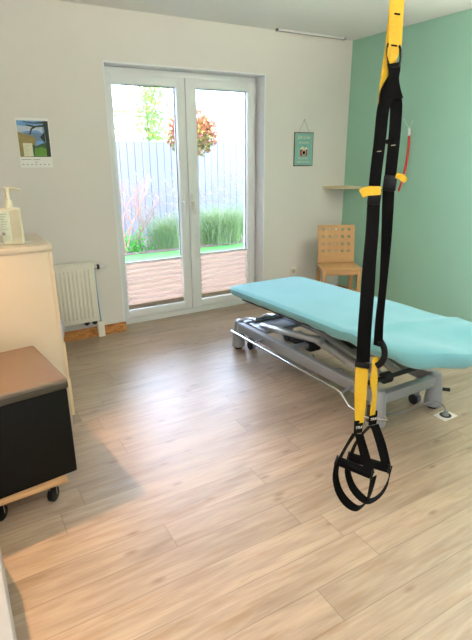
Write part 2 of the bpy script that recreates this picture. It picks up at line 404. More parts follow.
blind(-2.362, -1.822, .134, .572, 'beige pleated blind on the lower glass of the left door sash')
blind(-1.627, -1.113, .134, .580, 'beige pleated blind on the lower glass of the right door sash')

# ------------------------------------------------------------------ curtain rail on the ceiling
t = thing('curtain_rail', 'slim white curtain rail on the ceiling above the right of the garden door', 'rail', (-.54, -.06, 2.48))
MB().box((-.925, -.073, 2.482), (-.163, -.047, 2.4995), .002).build('rail', M['white'], t)
MB().box((-.925, -.066, 2.480), (-.163, -.054, 2.4825)).build('track_slot', M['grey'], t)
for x in (-.925, -.163): MB().box((x-.006, -.076, 2.478), (x+.006, -.044, 2.4995), .002).build('end_cap', M['grey'], t)

# ------------------------------------------------------------------ radiator
t = thing('radiator', 'white ribbed panel radiator on the back wall behind the cabinet', 'radiator', (-3.1, -.06, .1))
rx0, rx1, rz0, rz1, ry = -3.52, -2.70, .165, .645, -.105
MB().box((rx0, ry, rz0), (rx1, ry+.014, rz1), .005).build('back_panel', M['rad'], t)
g = MB(); n = 24
for i in range(n):
    x = rx0+.03+(rx1-rx0-.06)*(i+.5)/n; ww = (rx1-rx0-.06)/n
    g.box((x-ww*.30, ry-.008, rz0+.035), (x+ww*.30, ry+.003, rz1-.035), .0038)
g.build('ribbed_panel', M['rad'], t)
g = MB().box((rx0, ry-.002, rz1), (rx1, -.03, rz1+.012), .003)
for i in range(30): g.box((rx0+.02+i*.0266, ry+.012, rz1+.011), (rx0+.034+i*.0266, -.04, rz1+.0145))
g.build('top_grille', M['rad'], t)
MB().box((rx0, ry+.012, rz0+.01), (rx0+.01, -.03, rz1), .002).build('side_panel', M['rad'], t)
MB().box((rx1-.01, ry+.012, rz0+.01), (rx1, -.03, rz1), .002).build('side_panel', M['rad'], t)
for bx in (rx0+.1, rx1-.14): MB().box((bx, -.03, rz0), (bx+.04, -.0005, rz1-.05)).build('bracket', M['rad'], t)
v = MB().cone((rx1, -.07, .612), (rx1+.028, -.07, .612), .013, .013, 16).build('valve', M['chrome'], t)
MB().cone((rx1+.028, -.07, .612), (rx1+.046, -.07, .612), .021, .021, 18, bev=.003).build('valve_collar', M['black'], v)
MB().cone((rx1+.046, -.07, .612), (rx1+.105, -.07, .612), .017, .014, 18, bev=.004).build('thermostat_head', M['white'], v)
for x in (-2.80, -2.735):
    MB().cone((x, -.075, .135), (x, -.075, .17), .013, .013, 14).cone((x-.02, -.075, .148), (x+.02, -.075, .148), .009, .009, 12).build('pipe_fitting', M['dark'], t)
MB().tube([(rx1+.012, -.055, .60), (rx1+.016, -.04, .4), (rx1+.028, -.03, .18), (rx1+.03, -.025, .11)], .0055, 8, smooth=6).build('feed_pipe', M['bluecord'], t)
o = MB().box((-2.705, -.05, 0), (-2.648, -.0165, .135), .006).build('pipe_cover', M['rad'], None, loc=(-2.676, -.03, 0))
tag(o, 'white plastic pipe cover on the floor below the radiator valve', 'pipe cover')

# ------------------------------------------------------------------ wall calendar
cx0, cx1, cz0, cz1 = -3.133, -2.905, 1.392, 1.733
t = thing('wall_calendar', 'white wall calendar with a landscape photograph hanging above the radiator', 'calendar', ((cx0+cx1)/2, 0, cz0))
cm = Matrix.Translation((-3.02, 0, 1.56)) @ Matrix.Rotation(math.radians(0.6), 4, 'Y') @ Matrix.Translation((3.02, 0, -1.56))
def cbox(mb, x0, x1, z0, z1, y0, y1, m): mb.box((x0, y0, z0), (x1, y1, z1), 0, cm, m)
c = MB(); cbox(c, cx0, cx1, cz0, cz1, -.006, -.001, M['paper']); c.build('sheet', None, t, smooth=False)
ph = MB(); px0, px1, pz0, pz1 = cx0+.008, cx1-.006, cz0+.075, cz1-.018
cbox(ph, px0, px1, pz0, pz1, -.0066, -.006, M['sky_p'])
def cpoly(mb, uv, y, m): mb.poly([cm @ Vector((px0+(px1-px0)*u, y, pz0+(pz1-pz0)*v)) for u, v in uv], m)
cpoly(ph, [(0, .66), (.3, .72), (.62, .74), (.8, .66), (.8, .9), (.4, .85), (0, .86)], -.0068, M['cloud_p'])
cpoly(ph, [(.2, .45), (1, .45), (1, .66), (.7, .64), (.5, .68), (.2, .66)], -.0070, M['haze_p'])
cpoly(ph, [(0, 0), (.5, 0), (.55, .5), (.45, .58), (.25, .62), (0, .7)], -.0072, M['hill_p'])
cpoly(ph, [(.35, 0), (1, 0), (1, .4), (.75, .38), (.55, .3), (.4, .36)], -.0074, M['wood_p'])
cpoly(ph, [(.45, .02), (.88, .02), (.9, .22), (.7, .28), (.5, .24)], -.0076, M['meadow_p'])
cpoly(ph, [(.86, 0), (1, 0), (1, 1), (.84, 1), (.88, .5)], -.0078, M['tree_p'])
for a in ([(.86, .9), (.55, .86), (.42, .78), (.36, .62), (.40, .62), (.47, .76), (.6, .82), (.86, .84)], [(.86, .98), (.5, .95), (.2, .98), (.2, .96), (.5, .92), (.86, .93)],
          [(.55, .86), (.3, .9), (.28, .87), (.5, .82)], [(.7, .55), (.86, .35), (.86, .7)]):
    cpoly(ph, a, -.0079, M['tree_p'])
cbox(ph, px0+.026, px0+.09, pz0+.004, pz0+.095, -.0085, -.008, M['cream'])
for k in range(5): cbox(ph, px0+.032, px0+.032+random.uniform(.02, .05), pz0+.02+k*.014, pz0+.0215+k*.014, -.0087, -.0084, M['ink'])
ph.build('landscape_photograph', None, t, smooth=False)
r = MB(); cbox(r, cx0+.012, cx0+.08, cz0+.056, cz0+.059, -.0065, -.006, M['ink']); cbox(r, cx0+.09, cx0+.14, cz0+.054, cz0+.057, -.0065, -.006, M['ink'])
cbox(r, cx0+.10, cx0+.125, cz0+.036, cz0+.039, -.0065, -.006, M['ink'])
for k in range(7): cbox(r, cx0+.014+k*.03, cx0+.026+k*.03, cz0+.02, cz0+.024, -.0065, -.006, M['ink'])
r.build('date_rows', None, t, smooth=False)
MB().cone((-3.02, 0, cz1+.006), (-3.02, -.012, cz1+.006), .003, .005, 12).build('pin', M['white'], t)

# ------------------------------------------------------------------ tin sign
sx0, sx1, sz0, sz1 = -.668, -.436, 1.358, 1.668; sxm = (sx0+sx1)/2
t = thing('tin_sign', 'teal tin sign with a red camera picture hanging right of the garden door', 'sign', (sxm, 0, sz0))
MB().box((sx0, -.008, sz0), (sx1, -.002, sz1), .002, m=M['rust']).box((sx0+.008, -.0086, sz0+.008), (sx1-.008, -.0078, sz1-.008), m=M['teal']).build('plate', None, t)
g = MB().box((sxm-.043, -.0094, 1.455), (sxm+.043, -.0086, 1.51), .0005, m=M['redp']).box((sxm-.043, -.0096, 1.51), (sxm+.043, -.0086, 1.525), m=M['cream'])
g.box((sxm-.03, -.0098, 1.525), (sxm+.0, -.0086, 1.537), m=M['cream']).box((sxm+.018, -.0098, 1.525), (sxm+.036, -.0086, 1.532), m=M['cream'])
g.cone((sxm+.002, -.0086, 1.482), (sxm+.002, -.0105, 1.482), .026, .025, 24, m=M['cream']).cone((sxm+.002, -.0105, 1.482), (sxm+.002, -.0115, 1.482), .018, .017, 24, m=M['black'])
g.build('camera_picture', None, t)
R90 = Matrix.Rotation(PI/2, 4, 'X')
def wtext(s, x, z, size, m, sx=1): return text('lettering', s, size, m, Matrix.Translation((x, -.0088, z)) @ R90 @ Matrix.Diagonal((sx, 1, 1, 1)), t)
wtext('Life is like', sxm, 1.622, .046, M['cream'], .82); wtext('photography', sxm, 1.575, .026, M['cream'], .9)
wtext('We use the', sxm-.01, 1.43, .024, M['cream']); wtext('negatives to develop', sxm-.004, 1.398, .022, M['cream'], .82)
MB().tube([(sx0+.05, -.005, sz1-.006), (sxm, -.004, sz1+.11), (sx1-.05, -.005, sz1-.006)], .0012, 5).build('hanging_wire', M['wire'], t)
MB().cone((sxm, 0, sz1+.11), (sxm, -.012, sz1+.11), .002, .003, 8).build('nail', M['wire'], t)

# ------------------------------------------------------------------ corner shelf
s = []
for k in range(13):
    a = PI/2*k/12; s.append(Vector((-.001-.285*math.cos(a)**.85, -.001-.26*math.sin(a)**.85, 1.135)))
s = [Vector((-.001, -.001, 1.135))]+s
o = MB().prism(s, (0, 0, .02), bev=.0015).build('corner_shelf', M['birch'], None, loc=(-.1, -.1, 1.135))
tag(o, 'pale wooden corner shelf on the wall above the chair', 'shelf')

# wall socket
t = thing('wall_socket', 'small cream wall socket low on the back wall left of the chair', 'socket', (-.629, 0, .314))
MB().box((-.669, -.010, .274), (-.589, -.0005, .354), .003).build('cover_plate', M['rad'], t)
MB().cone((-.629, -.0115, .314), (-.629, -.0095, .314), .021, .023, 24).build('plug_recess', M['cabinet'], t)

# ------------------------------------------------------------------ red curved tube on the green wall
t = thing('curved_stick', 'red curved stick hung by a white cord on the green wall', 'stick', on(409, 135, 0, -.03))
r = [on(x, y, 0, -.03) for x, y in ((409.3, 135), (408.6, 145), (407.2, 157), (405, 169.5), (402.3, 180), (398.6, 191))]
MB().tube(r, .0115, 10, smooth=6).build('red_tube', M['red'], t)
MB().cone(on(409.2, 128.5, 0, -.03), on(409.2, 136, 0, -.03), .0105, .012, 14).build('white_end', M['white'], t)
MB().tube([on(404, 119, 0, -.006), on(409.2, 129, 0, -.03), on(412.7, 121, 0, -.006)], .002, 6).build('cord', M['white'], t)
for q_ in ((404, 119), (412.7, 121)): MB().cone(on(*q_, 0, 0), on(*q_, 0, -.012), .003, .004, 8).build('nail', M['white'], t)

# ------------------------------------------------------------------ chair
ang = math.radians(-29)
cc = Vector((-.438, -.478, 0))
CM = Matrix.Translation(cc) @ Matrix.Rotation(ang, 4, 'Z')
t = thing('wooden_chair', 'beech chair with a perforated plywood backrest in the room corner', 'chair', cc)
# local: x right, y back
MB().box((-.192, -.152, .415), (.192, .155, .440), .006, CM).build('seat', M['beech'], t)
for sx in (-1, 1):
    MB().box((sx*.186-(.036 if sx > 0 else 0), -.148, 0), (sx*.186+(0 if sx > 0 else .036), -.112, .416), .004, CM).build('leg', M['beech'], t)
for sx in (-1, 1):
    mb = MB(); x0 = .148 if sx > 0 else -.184
    mb.rings([[CM @ Vector((x0+a*.036, y+b*.036, z)) for a, b in ((0, 0), (1, 0), (1, 1), (0, 1))] for y, z in ((.165, 0), (.12, .416))])
    mb.build('leg', M['beech'], t)
MB().box((-.16, -.145, .375), (.16, -.123, .416), .003, CM).build('apron', M['beech'], t)
for sx in (-1, 1): MB().box((sx*.172-.011, -.12, .375), (sx*.172+.011, .13, .416), .003, CM).build('apron', M['beech'], t)
# plywood backrest with 5 x 4 round holes, gently bent
def backrest():
    b = bmesh.new(); NX, NZ = 5, 4; W, Z0, Z1 = .366, .43, .803
    hx = [-.134+.0635*i+.004 for i in range(5)]; hz = [.552, .622, .692, .762]
    xs = [-W/2]+[(hx[i]+hx[i+1])/2 for i in range(4)]+[W/2]; zs = [.517, .587, .657, .727, .793]
    n = 16; r = .0125
    faces = []
    def P(x, z): return (x, z)
    vmap = {}
    def V(x, z):
        k = (round(x, 5), round(z, 5))
        if k not in vmap: vmap[k] = b.verts.new((x, 0, z))
        return vmap[k]
    for i in range(5):
        for j in range(4):
            x0, x1, z0, z1 = xs[i], xs[i+1], zs[j], zs[j+1]; cx, cz = hx[i], hz[j]
            per = []
            for k in range(n):
                a = 2*PI*(k+.5)/n; c_, s_ = math.cos(a), math.sin(a)
                per.append((cx+r*c_, cz+r*s_))
            # outer square sampled n points: 4 corners + 3 per side
            out = []
            q = n//4
            cs = [(x1, z1), (x0, z1), (x0, z0), (x1, z0)]
            for sidei in range(4):
                a0, a1 = cs[sidei], cs[(sidei+1) % 4]
                for k in range(q): out.append((a0[0]+(a1[0]-a0[0])*k/q, a0[1]+(a1[1]-a0[1])*k/q))
            # rotate so index 0 = corner at 45deg
            per = per[1:]+per[:1] if False else per
            inn = [ (cx+r*math.cos(PI/4+2*PI*k/n), cz+r*math.sin(PI/4+2*PI*k/n)) for k in range(n)]
            for k in range(n):
                b.faces.new((V(*inn[k]), V(*inn[(k+1) % n]), V(*out[(k+1) % n]), V(*out[k])))
    # solid strips below
    allx = sorted({round(k[0], 5) for k in vmap if abs(k[1]-zs[0]) < 1e-4})
    rows = [zs[0]-(zs[0]-Z0)*k/4 for k in range(5)]
    for a in range(4):
        for k in range(len(allx)-1):
            b.faces.new((V(allx[k], rows[a+1]), V(allx[k+1], rows[a+1]), V(allx[k+1], rows[a]), V(allx[k], rows[a])))
    topx = sorted({round(k[0], 5) for k in vmap if abs(k[1]-zs[4]) < 1e-4})
    for k in range(len(topx)-1):
        b.faces.new((V(topx[k], zs[4]), V(topx[k+1], zs[4]), V(topx[k+1], Z1), V(topx[k], Z1)))
    bmesh.ops.recalc_face_normals(b, faces=b.faces)
    r_ = bmesh.ops.extrude_face_region(b, geom=list(b.faces))
    for v in [e for e in r_['geom'] if isinstance(e, bmesh.types.BMVert)]: v.co.y += .013
    bmesh.ops.recalc_face_normals(b, faces=b.faces)
    for v in b.verts:
        z = v.co.z; tt = (z-.44)/.4
        v.co.y += .14 + .045*tt + .02*tt*tt - .18*v.co.x**2*1.0
        v.co.x *= 1-.02*(1-tt)
    b.transform(CM)
    return b
mb = MB(); mb._merge(backrest(), 0); mb.build('backrest', M['beech'], t)

# ------------------------------------------------------------------ treatment table
def top_z(y): return .527+.068*min(1.1, max(0, (-.87-y)/1.9))
TX0, TX1, TY0, TY1 = -1.89, -1.245, -2.73, -.87
t = thing('treatment_table', 'grey steel height-adjustable treatment table with a chrome foot rail', 'treatment table', (-1.57, -1.7, 0))
b = bmesh.new(); ring = []
CNT = []
def outline(inset=0, n=14):
    x0, x1, y0, y1 = TX0+inset, TX1-inset, TY0+inset, TY1-inset
    pts = []
    for (cx, cy, rx_, ry_, a0) in ((x1-.09, y1-.09, .09, .09, 0), (x0+.09, y1-.09, .09, .09, PI/2), (x0+.30, y0+.25, .30, .25, PI), (x1-.30, y0+.25, .30, .25, 3*PI/2)):
        for k in range(n+1):
            a = a0+PI/2*k/n; pts.append(Vector((cx+rx_*math.cos(a), cy+ry_*math.sin(a), 0)))
    # resample straight edges
    out = []
    for i, p in enumerate(pts):
        q = pts[(i+1) % len(pts)]; L_ = (q-p).length; k = (CNT[i] if i < len(CNT) else CNT.append(max(1, int(L_/.04))) or CNT[i])
        for j in range(k): out.append(p.lerp(q, j/k))
    return out
def level(o, dz): return [Vector((p.x, p.y, top_z(p.y)+dz)) for p in o]
MB().rings([level(outline(.03), -.06), level(outline(.022), -.055), level(outline(.012), -.05), level(outline(.025), -.042)]).build('cushion', M['cushion'], t)
# steel frame under the cushion
g = MB()
for x in (-1.80, -1.35):
    g.rings([[Vector((x+a*.02, y, top_z(y)-.075+c*.035)) for a, c in ((-1, 0), (1, 0), (1, -1), (-1, -1))] for y in (-.95, -2.5)])
for y in (-1.0, -1.7, -2.45): g.box((-1.80, y-.02, top_z(y)-.11), (-1.35, y+.02, top_z(y)-.078), .003)
g.build('top_frame', M['dark'], t)
# base: feet
feet = [(-1.81, -.875), (-1.33, -.875), (-1.765, -2.325), (-1.285, -2.325)]
for x, y in feet:
    f = MB()
    n = 24
    rs = []
    for z, rr in ((.022, .050), (.03, .053), (.14, .043), (.222, .034), (.235, .028), (.24, .018)):
        rs.append([Vector((x+(.05-rr)*(.5 if x < -1.5 else -.5)+rr*math.cos(2*PI*k/n)*1.05, y+rr*math.sin(2*PI*k/n)*1.05, z)) for k in range(n)])
    fo = f.rings(rs).build('foot', M['steel'], t)
    MB().cone((x, y, 0), (x, y, .024), .03, .036, 20).build('rubber_pad', M['black'], fo)
for (xa, ya), (xb, yb) in ((feet[0], feet[2]), (feet[1], feet[3])):
    d = (Vector((xb, yb, 0))-Vector((xa, ya, 0))).normalized(); nx = Vector((-d.y, d.x, 0))
    rs = []
    for p in (Vector((xa, ya, 0)), Vector((xb, yb, 0))):
        rs.append([p+nx*a*.02+Vector((0, 0, z)) for a, z in ((-1, .155), (-1, .22), (-.8, .225), (.8, .225), (1, .22), (1, .155))])
    MB().rings(rs).build('base_beam', M['steel'], t)
MB().box((feet[0][0], -.905, .165), (feet[1][0], -.845, .215), .004).build('cross_beam', M['steel'], t)
MB().box((feet[2][0], -2.35, .155), (feet[3][0], -2.30, .215), .004).build('cross_beam', M['steel'], t)
# castors beside each foot
for x, y in ((-1.735, -.95), (-1.38, -.95), (-1.68, -2.24), (-1.345, -2.235)):
    cst = MB().box((x-.016, y-.022, .06), (x+.016, y+.022, .10), .004).cone((x, y, .10), (x, y, .165), .009, .009, 12).build('castor', M['grey'], t)
    for s_ in (-1, 1): MB().cone((x+s_*.007, y-.006, .034), (x+s_*.024, y-.006, .034), .033, .033, 22, bev=.004).build('wheel', M['dark' if s_ < 0 else 'grey'], cst)
# lifting arms
def arm(pts, r): MB().tube(pts, r, 14).build('lifting_arm', M['armsteel'], t)
arm([on(262, 326, 0, -1.73), on(322, 341, 0, -1.73)], .024); arm([on(314, 338, 0, -1.69), on(356, 366, 0, -1.69), on(374, 379, 0, -1.69)], .026)
arm([(-1.45, -.98, .245), (-1.45, -1.75, .30), (-1.45, -2.3, .42)], .028)
arm([(-1.62, -1.35, .40), (-1.62, -1.72, .33), (-1.62, -2.22, .235)], .028)
arm([(-1.49, -1.35, .42), (-1.49, -1.72, .35), (-1.49, -2.22, .235)], .026)
MB().cone((-1.76, -2.24, .245), (-1.30, -2.24, .245), .014, .014, 14).cone((-1.645, -2.24, .245), (-1.595, -2.24, .245), .034, .034, 18).build('pivot_shaft', M['dark'], t)
MB().cone((-1.74, -.98, .245), (-1.37, -.98, .245), .014, .014, 14).build('pivot_shaft', M['steel'], t)
MB().cone((-1.70, -1.74, .30), (-1.42, -1.74, .30), .013, .013, 14).build('pivot_shaft', M['steel'], t)
MB().box((-1.60, -1.52, .14), (-1.5, -1.26, .215), .012).cone((-1.56, -1.35, .2), (-1.56, -2.0, .34), .024, .024, 16).build('lift_motor', M['dark'], t)
MB().cone((-1.56, -1.9, .32), (-1.56, -2.2, .385), .013, .013, 14).build('lift_rod', M['chrome'], t)
MB().box((-1.79, -1.50, .165), (-1.35, -1.45, .20), .003).build('cross_beam', M['steel'], t)
MB().tube([(-1.6, -1.55, .14), (-1.66, -1.7, .10), (-1.60, -1.85, .14), (-1.68, -1.95, .12), (-1.6, -2.05, .17)], .005, 7, smooth=6).build('motor_cable', M['grey'], t)
# push handle at the far end
z0 = .285
MB().tube([(-1.80, -.94, z0-.03), (-1.80, -1.0, z0), (-1.80, -1.11, z0+.02), (-1.62, -1.11, z0+.02), (-1.62, -1.0, z0), (-1.62, -.94, z0-.03)], .009, 10).build('far_end_bracket', M['chrome'], t)
MB().box((-1.78, -1.2, .21), (-1.40, -.98, .235), .005).build('base_plate', M['steel'], t)
# chrome foot-switch rail
MB().tube([on(231.5, 331, 0, -1.905), on(285, 361, 0, -1.905), on(336, 389, 0, -1.905), on(341, 393, 0, -1.90), on(348.5, 406, 0, -1.89), on(366, 417.5, 0, -1.85), (-1.80, -2.44, .115), (-1.785, -2.40, .115)], .0085, 10).build('foot_rail', M['chrome'], t)
for y, in ((-1.25,), (-2.17,)):
    MB().cone((-1.905, y, .185), (-1.78, y+.03, .19), .008, .010, 10).build('rail_bracket', M['steel'], t)
MB().box((-1.835, -2.335, .06), (-1.82, -2.315, .16), .002).build('switch_box', M['dark'], t)
MB().cone((-1.25, -2.33, .115), (-1.19, -2.36, .105), .010, .012, 12).build('brake_lever', M['black'], t)

# fitted terry cover
def cover():
    o0 = outline(-.012); n = len(o0); c = Vector((-1.575, -1.78, 0)); rs = []
    def wr(p, amp): return noise.noise(Vector((p.x*5, p.y*3.4, 1.3)))*amp
    def z_at(x, y, e):
        near = min(1, max(0, (-1.9-y)/.7))
        z = top_z(y) + wr(Vector((x, y, 0)), .003+.018*near) + .006*near*math.sin(9*x+7*y)
        f1 = math.exp(-((y+2.30+.25*(x+1.6))/.045)**2)*.014
        return z + f1
    ts = [0.001]+[k/26 for k in range(1, 27)]
    for tt in ts:
        ring = []
        for p in o0:
            # medial shrink : towards the long axis
            q = Vector((c.x+(p.x-c.x)*tt, c.y+(p.y-c.y)*(tt*.55+.45 if tt > .0 else .45)*1.0, 0))
            q = Vector((c.x+(p.x-c.x)*tt, c.y+(p.y-c.y)*(1-(1-tt)**1.0*.86), 0))
            e = max(0, tt-.93)/.07
            q.z = z_at(q.x, q.y, e) - .012*e*e
            ring.append(q)
        rs.append(ring)
    per = 0
    for lv, (dz, outw) in enumerate(((-.024, .006), (-.05, .008), (-.075, .004), (-.095, -.004), (-.104, -.012))):
        ring = []
        for i, p in enumerate(o0):
            q = o0[(i+1) % n]; r_ = o0[i-1]; tg = (q-r_).normalized(); nr = Vector((tg.y, -tg.x, 0))
            near = min(1, max(0, (-1.8-p.y)/.8))
            wob = noise.noise(Vector((p.x*9, p.y*9, 4)))*.010*lv/4*(1+1.6*near)
            fold = math.sin(p.x*55+p.y*40)*.004*lv/4*(.4+near)
            k = .62+.22*near
            ring.append(Vector((p.x+nr.x*(outw+fold), p.y+nr.y*(outw+fold), z_at(p.x, p.y, 1)+dz*k+wob)))
        rs.append(ring)
    return rs
mb = MB(); mb.rings(cover(), cap=False)
# close the centre line
o = mb.build('fitted_cover', M['terry'], None, loc=(-1.57, -1.7, .5))
bm = bmesh.new(); bm.from_mesh(o.data); bmesh.ops.holes_fill(bm, edges=[e for e in bm.edges if e.is_boundary and all(abs((v.co.x+(-1.57))-(-1.575)) < .02 for v in e.verts)], sides=0)
bmesh.ops.remove_doubles(bm, verts=bm.verts, dist=.0012)
bmesh.ops.recalc_face_normals(bm, faces=bm.faces)
if sum(f.normal.z*f.calc_area() for f in bm.faces) < 0: bmesh.ops.reverse_faces(bm, faces=bm.faces)
bm.to_mesh(o.data); bm.free()
for p in o.data.polygons: p.use_smooth = True
sd = o.modifiers.new('thickness', 'SOLIDIFY'); sd.thickness = .006; sd.offset = -1
tag(o, 'turquoise terry fitted cover stretched over the treatment table', 'cover')

# floor socket with plug and cable
t = thing('floor_socket', 'square metal floor socket beside the treatment table foot', 'floor socket', (-1.312, -2.442, 0))
SM = Matrix.Translation((-1.312, -2.442, 0)) @ Matrix.Rotation(.04, 4, 'Z')
MB().box((-.058, -.042, .0003), (.058, .042, .005), .002, SM).build('cover_plate', M['white'], t)
MB().cone(SM @ Vector((.0, 0, .0045)), SM @ Vector((.0, 0, .0065)), .034, .034, 24).build('socket_ring', M['dark'], t)
t = thing('power_cable', 'grey power cable with a plug in the floor socket', 'cable', (-1.312, -2.442, .006))
MB().cone((-1.312, -2.442, .0068), (-1.312, -2.442, .03), .019, .014, 16).build('plug', M['grey'], t)
MB().tube([(-1.312, -2.442, .03), (-1.315, -2.43, .055), (-1.335, -2.40, .078), (-1.39, -2.37, .075), (-1.47, -2.34, .05), (-1.58, -2.32, .035), (-1.66, -2.30, .06), (-1.67, -2.28, .15)], .0034, 8, smooth=8).build('cord', M['grey'], t)

# ------------------------------------------------------------------ cabinet, bottle, paper
t = thing('cabinet', 'cream laminate chest of drawers at the left edge below the calendar', 'cabinet', (-3.6, -1.26, 0))
CX1 = -3.264
MB().box((-4.09, -1.475, 0), (CX1, -1.055, 1.03), .001).box((CX1-.001, -1.476, 0), (CX1+.018, -1.46, 1.03), .001).build('body', M['cabinet'], t)
MB().box((-4.10, -1.479, 1.0305), (CX1+.021, -1.05, 1.06), .0015).build('worktop', M['cabinet'], t)
for k, (z0_, z1_, ex) in enumerate(((.035, .27, .034), (.275, .53, .012), (.535, .775, .0), (.78, 1.02, .0))):
    d_ = MB().box((CX1+.001, -1.458+(.1 if ex > .03 else 0), z0_), (CX1+.019+ex, -1.06, z1_), .002).build('drawer', M['cabinet_edge'], t)
bp = Vector((-3.398, -1.35, 1.06))
BMx = Matrix.Translation(bp) @ Matrix.Rotation(math.radians(-12), 4, 'Z')
t = thing('pump_bottle', 'cream pump dispenser bottle with a ribbed side on the cabinet', 'bottle', bp)
def rrect(w_, d_, r_, z, n=5):
    o_ = []
    for cx, cy, a0 in ((w_-r_, d_-r_, 0), (-w_+r_, d_-r_, PI/2), (-w_+r_, -d_+r_, PI), (w_-r_, -d_+r_, 3*PI/2)):
        for k in range(n+1):
            a = a0+PI/2*k/n; o_.append(BMx @ Vector((cx+r_*math.cos(a), cy+r_*math.sin(a), z)))
    return o_
MB().rings([rrect(.046, .032, .012, .0012), rrect(.05, .036, .014, .006), rrect(.047, .034, .012, .168), rrect(.046, .033, .012, .172), rrect(.043, .03, .011, .175), rrect(.022, .02, .012, .178), rrect(.018, .018, .012, .179)]).build('bottle_body', M['bottle'], t)
g = MB()
for k in range(9): g.box((.004+k*.005-.0014, -.0385, .014), (.004+k*.005+.0014, -.035, .17), .0006, BMx)
g.build('ribs', M['bottle'], t)
g = MB().box((-.046, -.0375, .02), (-.002, -.0352, .165), .0005, BMx, M['label'])
for k in range(7): g.box((-.042, -.0379, .15-k*.012), (-.012-(k % 3)*.006, -.0374, .153-k*.012), 0, BMx, M['labelg'])
g.box((-.044, -.0379, .05), (-.03, -.0374, .064), 0, BMx, M['ink'])
g.build('label', None, t)
pc = BMx @ Vector((0, 0, 0))
MB().cone(pc+Vector((0, 0, .178)), pc+Vector((0, 0, .212)), .020, .017, 20, bev=.002).build('collar', M['bottle'], t)
MB().cone(pc+Vector((0, 0, .212)), pc+Vector((0, 0, .262)), .011, .010, 14).build('pump_stem', M['bottle'], t)
MB().cone(pc+Vector((0, 0, .260)), pc+Vector((0, 0, .276)), .014, .015, 16, bev=.003).tube([pc+Vector((0, 0, .269)), pc+Vector((.03, -.006, .269)), pc+Vector((.062, -.012, .261))], [.008, .0045], 10).build('nozzle', M['bottle'], t)
o = MB().prism([Vector((-3.50, -1.33, 1.0601)), Vector((-3.40, -1.38, 1.0601)), Vector((-3.305, -1.325, 1.0601)), Vector((-3.42, -1.25, 1.0601))], (0, 0, .001)).build('paper_slip', M['paper'], None, smooth=False, loc=(-3.42, -1.33, 1.06))
tag(o, 'white paper slip lying under the pump bottle', 'paper')

# waste bin with bag behind the cabinet
bc = Vector((-3.205, -.80, 0))
t = thing('waste_bin', 'waste bin with a lilac-white bag between the cabinet and the radiator', 'waste bin', bc)
MB().cone(bc+Vector((0, 0, .0)), bc+Vector((0, 0, .40)), .06, .085, 24).build('bin_body', M['binm'], t)
n = 28; rs = []
for z, rr, wv in ((.34, .088, .004), (.39, .097, .006), (.43, .094, .008), (.45, .08, .006), (.40, .06, .004)):
    rs.append([bc+Vector(((rr+wv*math.sin(k*5.3))*math.cos(2*PI*k/n), (rr+wv*math.sin(k*5.3))*math.sin(2*PI*k/n), z)) for k in range(n)])
MB().rings(rs, cap=False).build('bag', M['bag'], t)

# ------------------------------------------------------------------ ottoman on plant trolley
OA = math.radians(7)
org = Vector((-3.35, -2.04, 0))           # near right bottom corner
OM = Matrix.Translation(org) @ Matrix.Rotation(OA, 4, 'Z')
t = thing('storage_ottoman', 'black cube storage ottoman with a taupe padded lid', 'ottoman', OM @ Vector((-.24, .24, .12)))
def tap(z): return 0
MB().box((-.475, .0, .122), (0, .475, .535), .008, OM).build('box_body', M['leather'], t)
b = bmesh.new(); bmesh.ops.create_cube(b, size=1)
for v in b.verts: v.co = Vector((v.co.x*.488, v.co.y*.488, v.co.z*.05))+Vector((-.2375, .2375, .563))
bmesh.ops.bevel(b, geom=list(b.edges), offset=.014, segments=4, profile=.5, affect='EDGES')
for f in b.faces: f.material_index = 0
b.transform(OM)
mb = MB(); mb._merge(b, 0); mb.build('padded_lid', M['lid'], t)
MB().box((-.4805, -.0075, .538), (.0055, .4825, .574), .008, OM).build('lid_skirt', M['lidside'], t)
OM2 = Matrix.Translation(org) @ Matrix.Rotation(math.radians(4), 4, 'Z')
t = thing('plant_trolley', 'wooden board trolley on black castors under the ottoman', 'trolley', OM2 @ Vector((-.24, .2, 0)))
pts = []
MB().box((-.42, -.03, .098), (-.055, .40, .1205), .006, OM2, seg=3).build('board', M['beechlight'], t)
for x, y in ((-.115, .02), (-.335, .02), (-.115, .34), (-.335, .34)):
    cst = MB().box((x-.025, y-.02, .093), (x+.025, y+.02, .0978), 0, OM2).box((x-.016, y-.014, .035), (x-.013, y+.014, .094), 0, OM2).box((x+.013, y-.014, .035), (x+.016, y+.014, .094), 0, OM2).build('castor', M['chrome'], t)
    MB().cone(OM2 @ Vector((x-.009, y+.009, .034)), OM2 @ Vector((x+.009, y-.009, .034)), .034, .034, 24, bev=.004).build('wheel', M['black'], cst)

